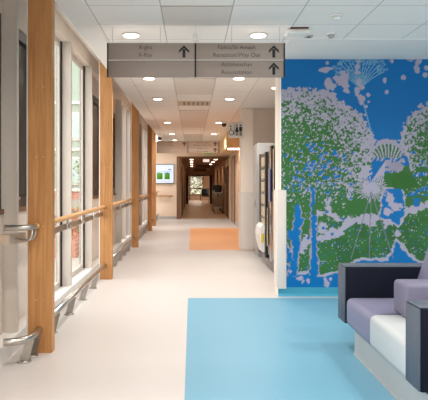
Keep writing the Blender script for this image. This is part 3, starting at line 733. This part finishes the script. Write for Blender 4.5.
    put(np.hypot(U-371,V-189)<4, LAV)
    for x in (366,369,373): put(seg(371,192,x*1.0+(x-369)*5,258)<.45, LAV*.6+LINE*.15)
    # seed head top
    net = (np.hypot((U-360)/23,(V-66)/13)<1) & (V<80); put(net & (np.abs(vnoise(U,V,3.2,77)-.5)<.045), LINE)
    for a in np.linspace(-1.0,1.0,15):
        L = 27+5*rng.rand(); ex,ey = 360+L*np.sin(a), 87-L*np.cos(a)
        put(seg(360,88,360+L*.5*np.sin(a*1.1),87-L*.6*np.cos(a))<.5, LINE); put(seg(360+L*.5*np.sin(a*1.1),87-L*.6*np.cos(a),ex,ey)<.5, LINE)
        for q in range(2):
            rx,ry = ex+rng.randn()*3, ey+rng.randn()*3; dd = np.hypot((U-rx)/2.2,(V-ry)/1.3); put((dd<1)&(dd>.55), LINE)
    put(seg(361,95,371,132)<.6, LINE)
    put(poly([(334,77),(341,75),(339,71),(343,70),(347,72),(348,84),(350,93),(347,95),(344,92),(342,85),(337,84)]), LAV)
    for (cx,cy,rx,ry,f) in ((325,70,5.5,3.2,.25),(327,63,1.8,1.8,0),(330,69,3,1.2,.1),(328,83,4,6,.2),(331,86,5,3,.2),(323,93,3.6,3.6,.15),(333,95,3.4,2.8,.15),(332.5,89,1.8,1.8,0),(315.5,89,1.2,1.2,0),
        (337,79,4,2.6,.2),(357,68,3,6,.5),(358,60,3,3,.4),(359,83,3,4,.2),(362,87,3,2.5,.2),(357,92,2.5,5,.2),(361,98,4,4,.3),(361,103,2.5,2.5,.2),(368,95,2,2,0),(368.5,102,1.2,1.2,0),(366,106.5,1.6,1.6,0),(365,115,1.2,1.2,0),
        (384.5,80.5,1.4,2.6,.1),(386.5,92,2.1,2.1,0),(391.5,60,2.6,2.6,.2),(403.3,77.3,2.7,2.7,.1),(416.5,69,3.2,4.6,.2),(418,62,3,4,.2),(410,59,5,2.2,.3),(425,75,2.6,2.6,0),(426,68,2.4,2.4,.1),(430,82,2,2,0),(438,66,3,4,.2),(448,78,3,3,.2)):
        put(ell(cx,cy,rx,ry,f)<0, LAV)
    c = np.clip(col/255,0,1); c = np.where(c<=.04045,c/12.92,((c+.055)/1.055)**2.4)
    nzz = len(zs)
    bmv = np.stack([XX.ravel(), np.full(XX.size,7.192), ZZ.ravel()],1)
    idx = np.arange(nx*nzz).reshape(nzz,nx)
    faces = np.stack([idx[:-1,:-1].ravel(), idx[:-1,1:].ravel(), idx[1:,1:].ravel(), idx[1:,:-1].ravel()],1)
    me = bpy.data.meshes.new('mural')
    me.vertices.add(len(bmv)); me.vertices.foreach_set('co', bmv.ravel())
    me.loops.add(faces.size); me.loops.foreach_set('vertex_index', faces.ravel().astype(np.int32))
    me.polygons.add(len(faces)); me.polygons.foreach_set('loop_start', (np.arange(len(faces))*4).astype(np.int32))
    me.update(calc_edges=True)
    at = me.color_attributes.new('Pattern','FLOAT_COLOR','POINT')
    rgba = np.ones((len(bmv),4),np.float32); rgba[:,:3] = c.reshape(-1,3); at.data.foreach_set('color', rgba.ravel())
    m = bpy.data.materials.new('mural_print'); m.use_nodes = True; nt = m.node_tree; b = nt.nodes['Principled BSDF']
    a = nt.nodes.new('ShaderNodeAttribute'); a.attribute_name = 'Pattern'; nt.links.new(a.outputs['Color'], b.inputs['Base Color'])
    b.inputs['Roughness'].default_value = .38; b.inputs['Specular IOR Level'].default_value = .25
    me.materials.append(m)
    t = thing('mural', 'large blue, green and lilac botanical mural of trees and seed heads', 'mural', (3,7.195,0))
    o = bpy.data.objects.new('print', me); C.objects.link(o); o.parent = t; o.location = -Vector(t.location)
    obj('backing_board', box(X0,X1,7.1935,7.1995,Z0,Z1), WHITE, t)
    obj('edge_trim', box(X0-.012,X0-.001,7.188,7.1995,Z0,Z1), WHITE, t)
make_mural()

# ------------------------------------------------------------------ outside
struct('ground_outside', box(-30, -1.62, -15, 60, -.25, -.05), mat('paving', (176,172,162), .8, noise=.08, nscale=2), 'pale paved courtyard outside the windows', 'ground')
b = thing('courtyard_building', 'pale building across the courtyard with glazed upper floor over red brick', 'building', (-7,30,-.05))
obj('lower_wall', box(-16,-2.2,30.02,34,-.05,.5), mat('pale_base', (170,166,152), .7, noise=.04), b)
obj('brick_base', box(-16,-2.2,30,34,.5,.9), brick_mat('red_brick', (176,96,76), (196,116,92), (200,180,166), 3), b)
obj('render_wall', box(-16,-2.2,30.05,34,.9,9), mat('pale_render', (150,166,152), .7, noise=.04, nscale=.6), b)
for z in (.9, 2.9, 5.2):
    obj('string_course', box(-16,-2.2,29.9,30.045,z,z+.12), WHITE, b)
for i in range(6):
    for z in (1.2, 3.4):
        w = obj('window', box(-15.2+i*2.2,-13.8+i*2.2,29.98,30.048,z,z+1.4), FRAME, b)
        obj('pane', box(-15.1+i*2.2,-13.9+i*2.2,29.95,29.979,z+.1,z+1.3), mat('facade_glass', (170,190,184), .15), w)
pl = thing('brick_planter', 'low red brick planter with orange flowers outside the window', 'planter', (-2.9,13,-.05))
obj('planter_wall', box(-3.4,-2.15,11.2,19,-.05,.28), brick_mat('planter_brick', (190,112,90), (206,130,104), (200,160,140), 6), pl)
def leafs(name, x0,x1,y0,y1,z0,z1,n,ms,parent,s=.05):
    bm = bmesh.new()
    for i in range(n):
        c = Vector((random.uniform(x0,x1),random.uniform(y0,y1),random.uniform(z0,z1)))
        q = Matrix.Rotation(random.uniform(0,6),3,Vector((random.random(),random.random(),random.random()+.01)).normalized())
        vs = [bm.verts.new(c+q@Vector(p)*s) for p in ((-1,0,0),(0,-.5,.1),(1,0,0),(0,.5,.1))]
        f = bm.faces.new(vs); f.material_index = random.randrange(len(ms))
    return obj(name, bm, ms, parent)
LG = mat('leaf_green', (120,150,80), .6); LO = mat('petal_orange', (232,130,80), .6); LD = mat('leaf_dark', (70,110,60), .6)
f = leafs('flowers', -3.35,-2.2,11.3,18.9,.28,.62,5000,[LG,LO,LO,LD],pl)
for i,(x,y,h) in enumerate(((-6.0,20,3.0),(-3.9,26,2.4),(-10,25,3.6))):
    tr = thing('courtyard_tree', ['small leafy tree in the courtyard, nearest the windows','small low tree in the courtyard by the brick building','taller tree deep left in the courtyard'][i], 'tree', (x,y,-.05))
    obj('trunk', tube(bmesh.new(), [(x,y,-.05),(x+.05,y,h*.4),(x,y+.05,h*.75)], .07, 8), BROWNWOOD, tr)
    bm = bmesh.new()
    for k in range(2500):
        v = Vector((random.gauss(0,.42),random.gauss(0,.42),random.gauss(0,.38)))*h*.4; c = Vector((x,y,h*.8))+v
        q = Matrix.Rotation(random.uniform(0,6),3,Vector((random.random(),random.random(),random.random()+.01)).normalized())
        vs = [bm.verts.new(c+q@Vector(p)*.08) for p in ((-1,0,0),(0,-.5,.1),(1,0,0),(0,.5,.1))]; bm.faces.new(vs)
    obj('crown', bm, LG, tr)

hd = thing('garden_hedge', 'pale foliage seen through the small end window', 'hedge', (.4,52,0))
obj('stems', box(-1.5,2.4,52.2,52.5,0,2.6), mat('hedge_core', (96,104,72), .8), hd)
leafs('leaves', -1.6,2.5,51.7,52.3,0,2.7,3000,[mat('leaf_pale',(206,202,182),.6),mat('leaf_mid',(160,156,128),.6)],hd,.12)
# ------------------------------------------------------------------ world, lights, camera
w = bpy.data.worlds.new('World'); sc.world = w; w.use_nodes = True
bg = w.node_tree.nodes['Background']; bg.inputs['Color'].default_value = (1,.985,.97,1); bg.inputs['Strength'].default_value = 3.2

cam = bpy.data.cameras.new('Camera'); co = bpy.data.objects.new('Camera', cam); C.objects.link(co)
co.location = (0,0,H); co.rotation_euler = (PI/2,0,0)
cam.sensor_width = 36; cam.sensor_fit = 'HORIZONTAL'; cam.lens = 608/428*36
cam.shift_x = 22/428; cam.shift_y = -18/428; cam.clip_end = 200
sc.camera = co
sc.view_settings.view_transform = 'Standard'; sc.view_settings.look = 'None'; sc.view_settings.gamma = 1; sc.view_settings.use_curve_mapping = False
sc.view_settings.exposure = 0.22
sc.cycles.use_denoising = True
sc.cycles.max_bounces = 10; sc.cycles.diffuse_bounces = 6; sc.cycles.transparent_max_bounces = 12
sc.cycles.caustics_reflective = False
sc.cycles.sample_clamp_indirect = 6
